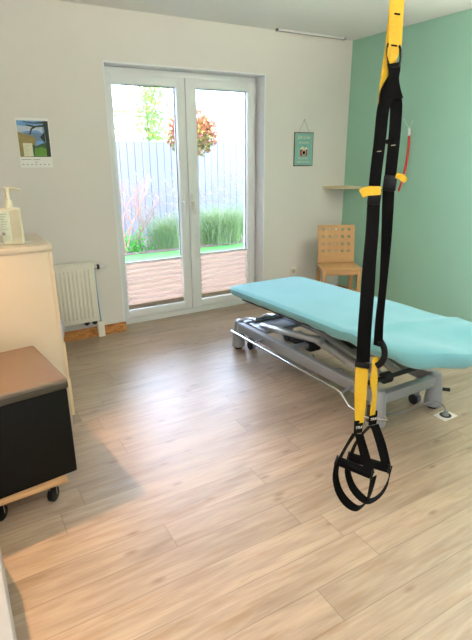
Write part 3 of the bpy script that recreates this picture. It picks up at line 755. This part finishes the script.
# ------------------------------------------------------------------ suspension trainer hanging from the ceiling
D = 1.55
def Q(x, y, dd=0): return hp(x, y, D+dd)
anchor = Q(397.5, 0); anchor_top = Vector((anchor.x, anchor.y, H))
t = thing('suspension_trainer', 'black and yellow suspension trainer hanging from the ceiling by webbing straps', 'suspension trainer', (anchor.x, anchor.y, H))
def wv(deg): 
    a = math.radians(deg); return side*math.cos(a)+dirh*math.sin(a)
MB().box((anchor.x-.04, anchor.y-.04, H-.008), (anchor.x+.04, anchor.y+.04, H), .003).tube([(anchor.x-.02, anchor.y, H-.006), (anchor.x-.02, anchor.y, H-.03), (anchor.x, anchor.y, H-.045), (anchor.x+.02, anchor.y, H-.03), (anchor.x+.02, anchor.y, H-.006)], .005, 8, smooth=4).build('ceiling_mount', M['chrome'], t)
MB().ribbon([anchor_top+Vector((0, 0, -.04)), Q(397.5, 0)+Vector((0, 0, .25)), Q(397.5, 0)+Vector((0, 0, .08)), Q(397.5, 0), Q(396, 25), Q(394.5, 45), Q(391.5, 60), Q(392.5, 66, .004)], .036, .002, wv(8), ws=[.036, .036, .036, .036, .036, .036, .026, .022]).build('anchor_strap', M['yellow'], t)
MB().ribbon([anchor_top+Vector((0, .004, -.04)), Q(395, 0, .035)+Vector((0, 0, .25)), Q(395, 0, .035)+Vector((0, 0, .08)), Q(395, 0, .035), Q(390.5, 40, .03), Q(386, 70, .02), Q(381.5, 95, .014), Q(379.3, 117, .006)], .03, .002, wv(35), ws=[.036, .036, .036, .034, .030, .028, .020, .012]).build('strap_tail', M['yellow'], t)
for x, y in ((397.3, 14), (394.2, 45.5)):
    MB().tube([Q(x-3, y-.4, -.0025), Q(x+3, y+.4, -.0025)], .0022, 6).build('stitching', M['web'], t)
MB().tube([Q(388.5, 43), Q(387.4, 50), Q(387.6, 60), Q(390, 66.5), Q(397, 67.5), Q(400, 62), Q(400.6, 54), Q(400, 47.5), Q(396, 43.5, .012), Q(391, 41, .012)], .0032, 10, smooth=4, loop=True).build('carabiner', M['black'], t)
MB().ribbon([Q(394, 63), Q(394.3, 70), Q(393.4, 79), Q(393.2, 90), Q(392.9, 99)], .04, .004, wv(5), ws=[.036, .032, .030, .040, .056]).build('equaliser_loop', M['web'], t)
MB().ribbon([Q(391, 78, .01), Q(386, 92, .008), Q(385, 104, .004)], .03, .004, wv(20), ws=[.02, .034, .036]).build('equaliser_loop', M['web'], t)
# straps: left and right
W_ = .0335
MB().ribbon([Q(391, 96), Q(386.5, 100), Q(383.6, 107), Q(382, 118), Q(379.5, 143), Q(376.2, 170), Q(373.8, 194)], W_, .003, wv(0)).build('strap', M['web'], t)
MB().ribbon([Q(394.5, 95, .01), Q(396, 103, .01), Q(395.9, 115, .01), Q(393.8, 143, .01), Q(391.2, 168, .01), Q(389.6, 182, .01)], W_, .003, wv(-12)).build('strap', M['web'], t)
MB().tube([Q(386, 142, -.003), Q(393, 140, .004)], .006, 8).build('strap_link', M['web'], t)
MB().tube([Q(377, 151.5, -.003), Q(381.5, 151.2, -.003)], .0012, 6).build('stitching', M['thread'], t)
MB().tube([Q(391, 145.5, .0065), Q(395.5, 145, .0065)], .0012, 6).build('stitching', M['thread'], t)
def slab(c0, w, h, th, deg, tilt=0, bev=.003):
    a = wv(deg); nn = a.cross(Vector((0, 0, 1))); 
    mm = Matrix((a, nn, Vector((0, 0, 1)))).transposed().to_4x4(); mm.translation = c0
    return mm @ Matrix.Rotation(math.radians(tilt), 4, 'Y'), (-w/2, -th/2, -h/2), (w/2, th/2, h/2), bev
def buckle(x, y, w, h, deg, tilt, dd=0):
    mm, lo, hi, bv = slab(Q(x, y, dd), w, h, .014, deg, tilt)
    return MB().box(lo, hi, .003, mm).build('cam_buckle', M['black'], t)
b1 = buckle(374.4, 196.5, .038, .046, 0, 3)
b2 = buckle(389.8, 183.2, .037, .044, -12, 3, .01)
MB().ribbon([Q(381, 190.5, -.012), Q(374, 190.8, -.014), Q(367, 191.2, -.018), Q(361, 194, -.016)], .026, .003, Vector((0, 0, 1)), ws=[.024, .026, .028, .028]).build('yellow_tab', M['yellow'], b1)
MB().ribbon([Q(396, 175.5, 0), Q(400, 176.5, -.006), Q(404, 179, -.004), Q(405.8, 181, 0)], .015, .003, Vector((0, 0, 1)), ws=[.016, .017, .018, .012]).build('yellow_tab', M['yellow'], b2)
MB().ribbon([Q(373.8, 200), Q(372.2, 230), Q(369.5, 262), Q(367.6, 290), Q(364.6, 330), Q(363, 362)], .041, .003, wv(0), ws=[.037, .038, .040, .042, .043, .043]).build('strap', M['web'], t)
MB().ribbon([Q(388.5, 188, .01), Q(387.5, 215, .01), Q(386, 245, .012), Q(383, 285, .015), Q(379.5, 320, .02), Q(378, 346, .022)], .035, .003, [wv(-12), wv(-20), wv(-35), wv(-52), wv(-45), wv(-35)]).build('strap', M['web'], t)
mm, lo, hi, bv = slab(Q(362.3, 365, -.003), .047, .018, .012, 0, 4)
MB().box(lo, hi, .002, mm).build('end_buckle', M['black'], t)
MB().tube([Q(380.5, 341, .02), Q(384, 348, .018), Q(384.3, 356, .018), Q(381, 363, .02), Q(376.5, 366, .02)], .0105, 10, smooth=4).box((0, 0, 0), (.001, .001, .001), 0, Matrix.Translation(Q(380, 350, .02))).build('end_buckle', M['black'], t)
MB().ribbon([Q(361.9, 367), Q(361, 385), Q(360.3, 400), Q(359.4, 423)], .04, .003, [wv(0), wv(4), wv(8), wv(28)], ws=[.043, .041, .039, .033]).build('adjusting_strap', M['yellow'], t)
MB().ribbon([Q(375.5, 357, .022), Q(374.5, 368, .022), Q(373.8, 380, .022), Q(374.5, 395, .03), Q(372.3, 415, .035)], .03, .003, [wv(40), wv(60), wv(50), wv(66), wv(40)], ws=[.022, .034, .036, .034, .022]).build('adjusting_strap', M['yellow'], t)

def handle(dd, lab, j1, k1, gripa, gripb, loop, labdeg, wdeg):
    root = MB()
    # label patch
    a = wv(labdeg)
    lx, ly = lab
    h = MB().ribbon([Q(lx+.3, ly-7, dd), Q(lx, ly-1, dd), Q(lx-.6, ly+6, dd)], .034, .005, a, smooth=4, ws=[.033, .033, .031]).build('handle', M['web'], t)
    c0 = Q(lx+.6, ly+.6, dd-.0045)
    n_ = -(a.cross(Vector((0, 0, 1)))) ; n_ = a.cross(Vector((0, 0, 1))).normalized()
    zz = (Vector((0, 0, 1))+a*.22).normalized(); nx = (zz.cross(-dirh)).normalized()
    nrm = a.cross(zz).normalized()
    if nrm.dot(dirh) > 0: nrm = -nrm
    mw = Matrix((a, zz, nrm)).transposed().to_4x4(); mw.translation = c0
    text('lettering', 'TRX', .014, M['paper'], mw, h, depth=.0004)
    # side webbing down to the grip ends
    MB().ribbon([Q(*j1[0], dd), Q(*j1[1], dd+.0), Q(*gripb, dd)], .030, .0035, [wv(wdeg), wv(wdeg), wv(wdeg+20)], ws=[.03, .033, .033]).build('side_strap', M['web'], h)
    MB().ribbon([Q(*k1[0], dd+.004), Q(*k1[1], dd+.01), Q(*gripa, dd+.01)], .03, .0035, [wv(50), wv(62), wv(60)]).build('side_strap', M['web'], h)
    A, B_ = Q(*gripa, dd+.01), Q(*gripb, dd)
    dv = (B_-A).normalized()
    MB().cone(A-dv*.006, B_+dv*.004, .0165, .0165, 20, bev=.004).build('grip', M['foam'], h)
    MB().cone(A-dv*.012, A-dv*.005, .019, .019, 20, bev=.002).build('grip_ring', M['black'], h); MB().cone(B_+dv*.003, B_+dv*.01, .019, .019, 20, bev=.002).build('grip_ring', M['black'], h)
    n = len(loop); L_ = []; Wd = []
    for i, (x, y, w_) in enumerate(loop):
        L_.append(Q(x, y, dd+w_[0])); Wd.append(wv(w_[1]))
    MB().ribbon(L_, .036, .0035, Wd).build('foot_loop', M['web'], h)
    return h
handle(0, (358.5, 427), ((359, 434), (364, 452)), ((355, 433), (346, 447)), (338.5, 461), (370, 474),
       [(337.5, 462, (.01, 60)), (335.5, 476, (.01, 62)), (339, 491, (.0, 58)), (347.5, 503, (-.005, 50)), (358, 508, (-.005, 62)), (367, 501, (0, 70)), (371, 489, (0, 62)), (373.5, 477, (0, 55))], 30, -5)
handle(.06, (373, 418.5), ((374.5, 425), (381, 444)), ((370, 426), (357, 441)), (350.5, 457), (387, 468),
       [(349, 458, (.01, 60)), (347.5, 471, (.01, 62)), (352, 486, (0, 58)), (361, 497, (0, 58)), (370, 501, (0, 72)), (380, 495, (0, 80)), (387.5, 483, (0, 84)), (391, 468, (0, 75))], 35, 5)

# ------------------------------------------------------------------ wall lamps and an added fill uplighter (outside the view)
t = thing('wall_lamp', 'warm wall lamp with a drum shade on the left wall above the ottoman', 'lamp', (XL, -1.75, 1.62))
MB().box((XL, -1.80, 1.55), (XL+.015, -1.70, 1.69), .004).tube([(XL+.015, -1.75, 1.6), (XL+.30, -1.75, 1.58), (XL+.30, -1.75, 1.60)], .006, 8).build('bracket', M['brass'], t)
MB().rings([[Vector((XL+.30+r_*math.cos(a*PI/12), -1.75+r_*math.sin(a*PI/12), z)) for a in range(24)] for z, r_ in ((1.66, .085), (1.80, .065))], cap=False).build('lamp_shade', M['lampshade'], t)
def lamp(name, kind, loc, energy, col, size=.1, rot=None, sy=None):
    l = bpy.data.lights.new(name, kind); l.energy = energy; l.color = col
    if kind == 'AREA':
        l.size = size
        if sy: l.shape = 'RECTANGLE'; l.size_y = sy
    elif kind == 'POINT': l.shadow_soft_size = size
    o = bpy.data.objects.new(name, l); C.objects.link(o); o.location = loc
    if rot: o.rotation_euler = rot
    return o
wl = lamp('wall_lamp_light', 'SPOT', (XL+.30, -1.75, 1.63), 72, (1, .50, .20), .03)
wl.data.spot_size = math.radians(96); wl.data.spot_blend = 1; wl.data.shadow_soft_size = .02
wl.rotation_euler = Vector((.30, -.30, -1)).to_track_quat('-Z', 'Y').to_euler()
t = thing('low_cabinet', 'low greyish white cabinet at the bottom left corner nearer than the ottoman', 'cabinet', (-3.91, -2.7, 0))
MB().box((-4.10, -3.1, 0), (-3.714, -2.30, .40), .002).build('body', M['lowcab'], t)
MB().box((-4.10, -3.105, .401), (-3.710, -2.295, .43), .002).build('top_panel', M['lowcab'], t)
for z_ in (.03, .22): MB().box((-3.7135, -3.09, z_), (-3.709, -2.305, z_+.175), .001).build('drawer_front', M['lowcab'], t)

t = thing('wall_uplighter', 'white half-bowl uplighter on the green wall beyond the right edge of the view', 'lamp', (0, -2.8, 1.9))
MB().box((-.02, -2.86, 1.84), (-.0005, -2.74, 1.98), .003).build('back_plate', M['white'], t)
MB().rings([[Vector((-.02-r_*math.sin(k*PI/16), -2.8+1.5*r_*math.cos(k*PI/16), z)) for k in range(17)] for z, r_ in ((1.84, .02), (1.86, .07), (1.92, .12), (1.98, .14))]).build('bowl_shade', M['white'], t)
lamp('wall_uplighter_light', 'AREA', (-.14, -2.8, 2.0), 52, (1, .90, .76), .2, (PI, math.radians(-18), 0))

t = thing('fill_uplighter', 'brass floor uplighter added out of view as fill light beside the left wall', 'added fill lamp', (-3.78, -4.5, 0))  # added unseen lamp, brightens the ceiling and fills the room
MB().cone((-3.78, -4.5, 0), (-3.78, -4.5, .025), .14, .14, 32, bev=.004).build('base', M['brass'], t)
MB().cone((-3.78, -4.5, .025), (-3.78, -4.5, 1.62), .011, .011, 14).build('pole', M['brass'], t)
MB().rings([[Vector((-3.78+r_*math.cos(a*PI/16), -4.5+r_*math.sin(a*PI/16), z)) for a in range(32)] for z, r_ in ((1.62, .02), (1.66, .12), (1.73, .18))]).build('bowl_shade', M['brass'], t)
lamp('fill_uplighter_light', 'AREA', (-3.78, -4.5, 1.75), 60, (1, .95, .92), .3, (PI, 0, 0))
# ------------------------------------------------------------------ the garden
struct(MB().box((-14, WT, -.25), (18, 40, -.102)), 'ground', M['lawn'])
o = MB().box((-4.5, WT, -.11), (1.5, 2.4, -.06)).build('trim_2', M['paving']); o['kind'] = 'structure'
o = MB().box((-6, 3.75, -.12), (9, 5.35, -.07), .02).build('mulch_bed', M['soil']); o['kind'] = 'structure'; o.name = 'ground_bed'
FY = 5.3
t = thing('board_fence', 'pale grey vertical board fence behind the garden bed', 'fence', (0, FY, -.1))
g = MB(); x = -5.5; k = 0
while x < 7.5:
    g.box((x, FY+random.uniform(-.004, .004), -.1), (x+.139, FY+.025, 1.70+random.uniform(-.006, .006)), .003); x += .146; k += 1
g.build('boards', M['fence'], t, smooth=False)
MB().box((-5.5, FY+.027, -.1), (7.5, FY+.05, 1.68)).build('backing_panel', M['fencegap'], t)
for x in (-5, -3, -1, 1, 3, 5, 7): MB().box((x, FY+.06, -.1), (x+.09, FY+.15, 1.65)).build('post', M['fencegap'], t)

def leaf(mb, p, size, m, rnd=None):
    d = Vector((random.gauss(0, 1), random.gauss(0, 1), random.gauss(0, 1))).normalized(); a = d.orthogonal().normalized(); a = Matrix.Rotation(random.uniform(0, 6.28), 3, d) @ a; c_ = d.cross(a)
    s_ = size*random.uniform(.6, 1.3)
    mb.append(([p+a*s_, p+c_*s_*.42+d*s_*.08, p-a*s_, p-c_*s_*.42+d*s_*.08], m))
def leaves_obj(lst, name, parent):
    me = bpy.data.meshes.new(name); vs = []; fs = []; mi = []; ms = []
    q = parent
    org = Vector(q.location)
    for pts, m in lst:
        if m not in ms: ms.append(m)
        n0 = len(vs); vs += [tuple(p-org) for p in pts]; fs.append(tuple(range(n0, n0+len(pts)))); mi.append(ms.index(m))
    me.from_pydata(vs, [], fs); 
    for m in ms: me.materials.append(m)
    me.polygons.foreach_set('material_index', mi)
    o = bpy.data.objects.new(name, me); C.objects.link(o); o.parent = parent; return o
# round headed autumn tree on a stem
bc = Vector((-.33, 3.0, 1.76)); bc = on(192, 134, 1, 4.2)
t = thing('ball_tree', 'round-headed little tree with orange autumn leaves in front of the fence', 'tree', (bc.x, bc.y, -.08))
L_ = []
RB = .44
for k in range(2600):
    d = Vector((random.gauss(0, 1), random.gauss(0, 1), random.gauss(0, 1))).normalized()
    lump = 1+.18*noise.noise(d*2.6)
    p = bc+Vector((d.x, d.y, d.z*.86))*RB*lump*random.uniform(.55, 1.03)
    h = d.z+random.gauss(0, .3)
    mm_ = M['leafo'] if h > .15 else (M['leafr'] if random.random() < .28 else M['leafol'] if h < -.1 else M['leafo'])
    if random.random() < .15: mm_ = M['leafy']
    leaf(L_, p, .045, mm_)
leaves_obj(L_, 'foliage', t)
g = MB().tube([(bc.x, bc.y, -.08), (bc.x+.01, bc.y, .6), (bc.x, bc.y, bc.z-.2)], [.028, .02], 8, smooth=4)
for k in range(7):
    a = k*.9; g.tube([(bc.x, bc.y, bc.z-.25), (bc.x+.2*math.cos(a), bc.y+.2*math.sin(a), bc.z+.1)], [.012, .005], 6)
g.build('trunk', M['bark'], t)
# loose green tree behind the fence
tc_ = on(146, 112, 1, 7.0)
t = thing('leafy_tree', 'airy green and yellow tree rising behind the fence', 'tree', (tc_.x, 7.0, -.1))
L_ = []
for k in range(1100):
    if random.random() < .62:
        p = on(random.gauss(152, 6.5), random.uniform(84, 140), 1, 7.0+random.uniform(-.5, .5)); c_ = random.random() < .68
    else:
        p = on(random.uniform(112, 176), random.uniform(60, 145), 1, 7.0+random.uniform(-.6, .6)); c_ = random.random() < .8
        if random.random() < .35: continue
    leaf(L_, p, .065, M['leafg'] if c_ else M['leafy'])
leaves_obj(L_, 'foliage', t)
g = MB().tube([(tc_.x, 7, -.1), (tc_.x+.03, 7, 1.2), (tc_.x, 7, 3.2)], [.05, .012], 8, smooth=5)
for k in range(9):
    z = 1.5+k*.2; a = k*2.1; g.tube([(tc_.x, 7, z), (tc_.x+.5*math.cos(a), 7+.4*math.sin(a), z+.35)], [.014, .004], 5)
g.build('trunk', M['bark'], t)

# bare twiggy shrub on the left
def twig(mb, p, d, L0, r, depth):
    q = p+d*L0; mid = p+d*L0*.5+Vector((random.uniform(-.03, .03), random.uniform(-.03, .03), 0))*L0*2
    mb.tube([p, mid, q], [r, r*.7], 6, smooth=3)
    if depth > 0:
        for k in range(2 if depth < 3 else 3):
            nd = (d+Vector((random.uniform(-.75, .75), random.uniform(-.5, .5), random.uniform(-.1, .5)))).normalized()
            twig(mb, q if k < 2 else mid, nd, L0*random.uniform(.55, .8), r*.66, depth-1)
random.seed(12)
for (px_, yy, hh, lab) in ((124, 3.8, .50, 'bare pinkish branching shrub at the left edge of the bed'), (140, 4.05, .43, 'slender bare shrub left of the tall grasses')):
    bse = on(px_, 240, 1, yy); bse.z = -.07
    t = thing('bare_shrub', lab, 'shrub', bse, 'bare shrubs in the garden bed')
    g = MB()
    for k in range(3):
        d = Vector((random.uniform(-.3, .3), random.uniform(-.2, .2), 1)).normalized()
        twig(g, bse+Vector((random.uniform(-.05, .05), 0, 0)), d, hh, .016, 3)
    g.build('branches', M['twig'], t)
bse = on(132, 244, 1, 3.9); bse.z = -.07
t = thing('low_leafy_plant', 'low bright lime-green leafy plant at the foot of the bare shrub', 'plant', bse)
L_ = []
for k in range(420):
    L_ and None
    p = bse+Vector((random.gauss(0, .16), random.gauss(0, .08), abs(random.gauss(.10, .10)))); leaf(L_, p, .035, M['leaflime'])
leaves_obj(L_, 'foliage', t)
g = MB()
for k in range(12): g.tube([bse, bse+Vector((random.uniform(-.2, .2), random.uniform(-.08, .08), random.uniform(.1, .3)))], .004, 5)
g.build('stems', M['twig'], t)

# tall ornamental grasses
def grass(px_, yy, width, height, nb, npl, lab, lean=0):
    bse = on(px_, 245, 1, yy); bse.z = -.07
    t = thing('ornamental_grass', lab, 'grass', bse, 'fountain grasses in the garden bed')
    L_ = []; 
    def strand(L0, sp, w0, m_, bend, tip=False):
        a = random.uniform(0, 2*PI); d = Vector((math.cos(a)+lean, math.sin(a)*.7, 0)); p = bse+Vector((random.gauss(0, width*.14), random.gauss(0, width*.10), 0))
        prev = None; n = 8; wdir = Vector((-math.sin(a), math.cos(a), 0)); wdir = (wdir+Vector((random.uniform(-.5, .5), random.uniform(-.5, .5), 0))).normalized(); out = []
        for i in range(n+1):
            s_ = i/n; r_ = sp*(s_**1.6); z = L0*(s_-bend*s_**2.6)
            c_ = p+d*r_+Vector((0, 0, z)); ww_ = w0*(1-s_*.85)
            if prev: L_.append(([prev[0], prev[1], c_+wdir*ww_, c_-wdir*ww_], m_))
            prev = (c_-wdir*ww_, c_+wdir*ww_); out.append(c_)
        return out
    for k in range(nb): strand(height*random.uniform(.45, 1.05)**1.0, width*random.uniform(.25, .75), .0035, M['blade'] if random.random() < .6 else M['blade2'], random.uniform(.3, .65))
    tips = [strand(height*random.uniform(.8, 1.5), width*random.uniform(.25, .7), .0018, M['plume'], random.uniform(.15, .42)) for k in range(npl)]
    leaves_obj(L_, 'blades', t)['kind'] = 'stuff'
    P_ = []
    for o_ in tips:
        a_, b_ = o_[-2], o_[-1]; dv = (b_-a_).normalized()
        for j in range(20):
            c_ = b_-dv*.05+dv*j*.011
            for s_ in range(2):
                e = (dv+Vector((random.gauss(0, .5), random.gauss(0, .5), random.gauss(0, .5)))).normalized(); w2_ = e.cross(dv).normalized()*.0055
                P_.append(([c_-w2_, c_+w2_, c_+e*.032], M['plume']))
    leaves_obj(P_, 'plumes', t)['kind'] = 'stuff'
grass(168, 3.95, 1.0, 1.0, 1100, 50, 'fountain grass with pale plumes behind the middle of the door')
grass(220, 3.95, 1.35, 1.15, 1700, 75, 'largest fountain grass with pale plumes behind the right door sash')
grass(250, 4.6, 1.2, 1.0, 600, 60, 'fountain grass partly hidden by the right door jamb', -.2)

# neighbouring white house with a gable
t = thing('neighbour_house', 'pale neighbouring house with a gable roof beyond the fence', 'house', (6.2, 14, -.1))
MB().prism([Vector((2.2, 12, -.1)), Vector((11, 12, -.1)), Vector((11, 12, 3.0)), Vector((6.6, 12, 5.6)), Vector((2.2, 12, 3.0))], (0, 7, 0)).build('house_wall', M['render'], t, smooth=False)
MB().prism([Vector((1.9, 11.8, 2.85)), Vector((6.6, 11.8, 5.63)), Vector((11.3, 11.8, 2.85)), Vector((11.3, 11.8, 2.97)), Vector((6.6, 11.8, 5.75)), Vector((1.9, 11.8, 2.97))], (0, 7.4, 0)).build('roof', M['roofm'], t, smooth=False)

# ------------------------------------------------------------------ daylight
wd = bpy.data.worlds.new('World'); sc.world = wd; wd.use_nodes = True; N = wd.node_tree.nodes; L = wd.node_tree.links
bg = N['Background']; tcw = N.new('ShaderNodeTexCoord'); sp = N.new('ShaderNodeSeparateXYZ'); L.new(tcw.outputs['Generated'], sp.inputs[0])
rp = ramp(N, [(0, (.68, .77, 1, 1)), (.35, (.62, .73, 1, 1)), (1, (.55, .69, 1, 1))]); L.new(sp.outputs[2], rp.inputs[0]); L.new(rp.outputs[0], bg.inputs[0])
bg.inputs[1].default_value = 13.0
sun = bpy.data.lights.new('sun', 'SUN'); sun.energy = 3; sun.angle = math.radians(3); sun.color = (1, .95, .86)
so = bpy.data.objects.new('sun', sun); C.objects.link(so)
so.rotation_euler = Vector((-.72, .03, -.7)).to_track_quat('-Z', 'Y').to_euler()
def portal(loc, rot, sx_, sy_):
    l = bpy.data.lights.new('portal', 'AREA'); l.shape = 'RECTANGLE'; l.size = sx_; l.size_y = sy_; l.cycles.is_portal = True
    o = bpy.data.objects.new('portal', l); C.objects.link(o); o.location = loc; o.rotation_euler = rot
portal(((OX0+OX1)/2, .30, OZ/2), (-PI/2, 0, 0), OX1-OX0, OZ)
portal((XL-.19, (WY0+WY1)/2, (WZ0+WZ1)/2), (0, -PI/2, 0), WZ1-WZ0, WY1-WY0)

sc.view_settings.view_transform = 'Standard'; sc.view_settings.look = 'None'; sc.view_settings.gamma = 1
sc.view_settings.exposure = 0.54
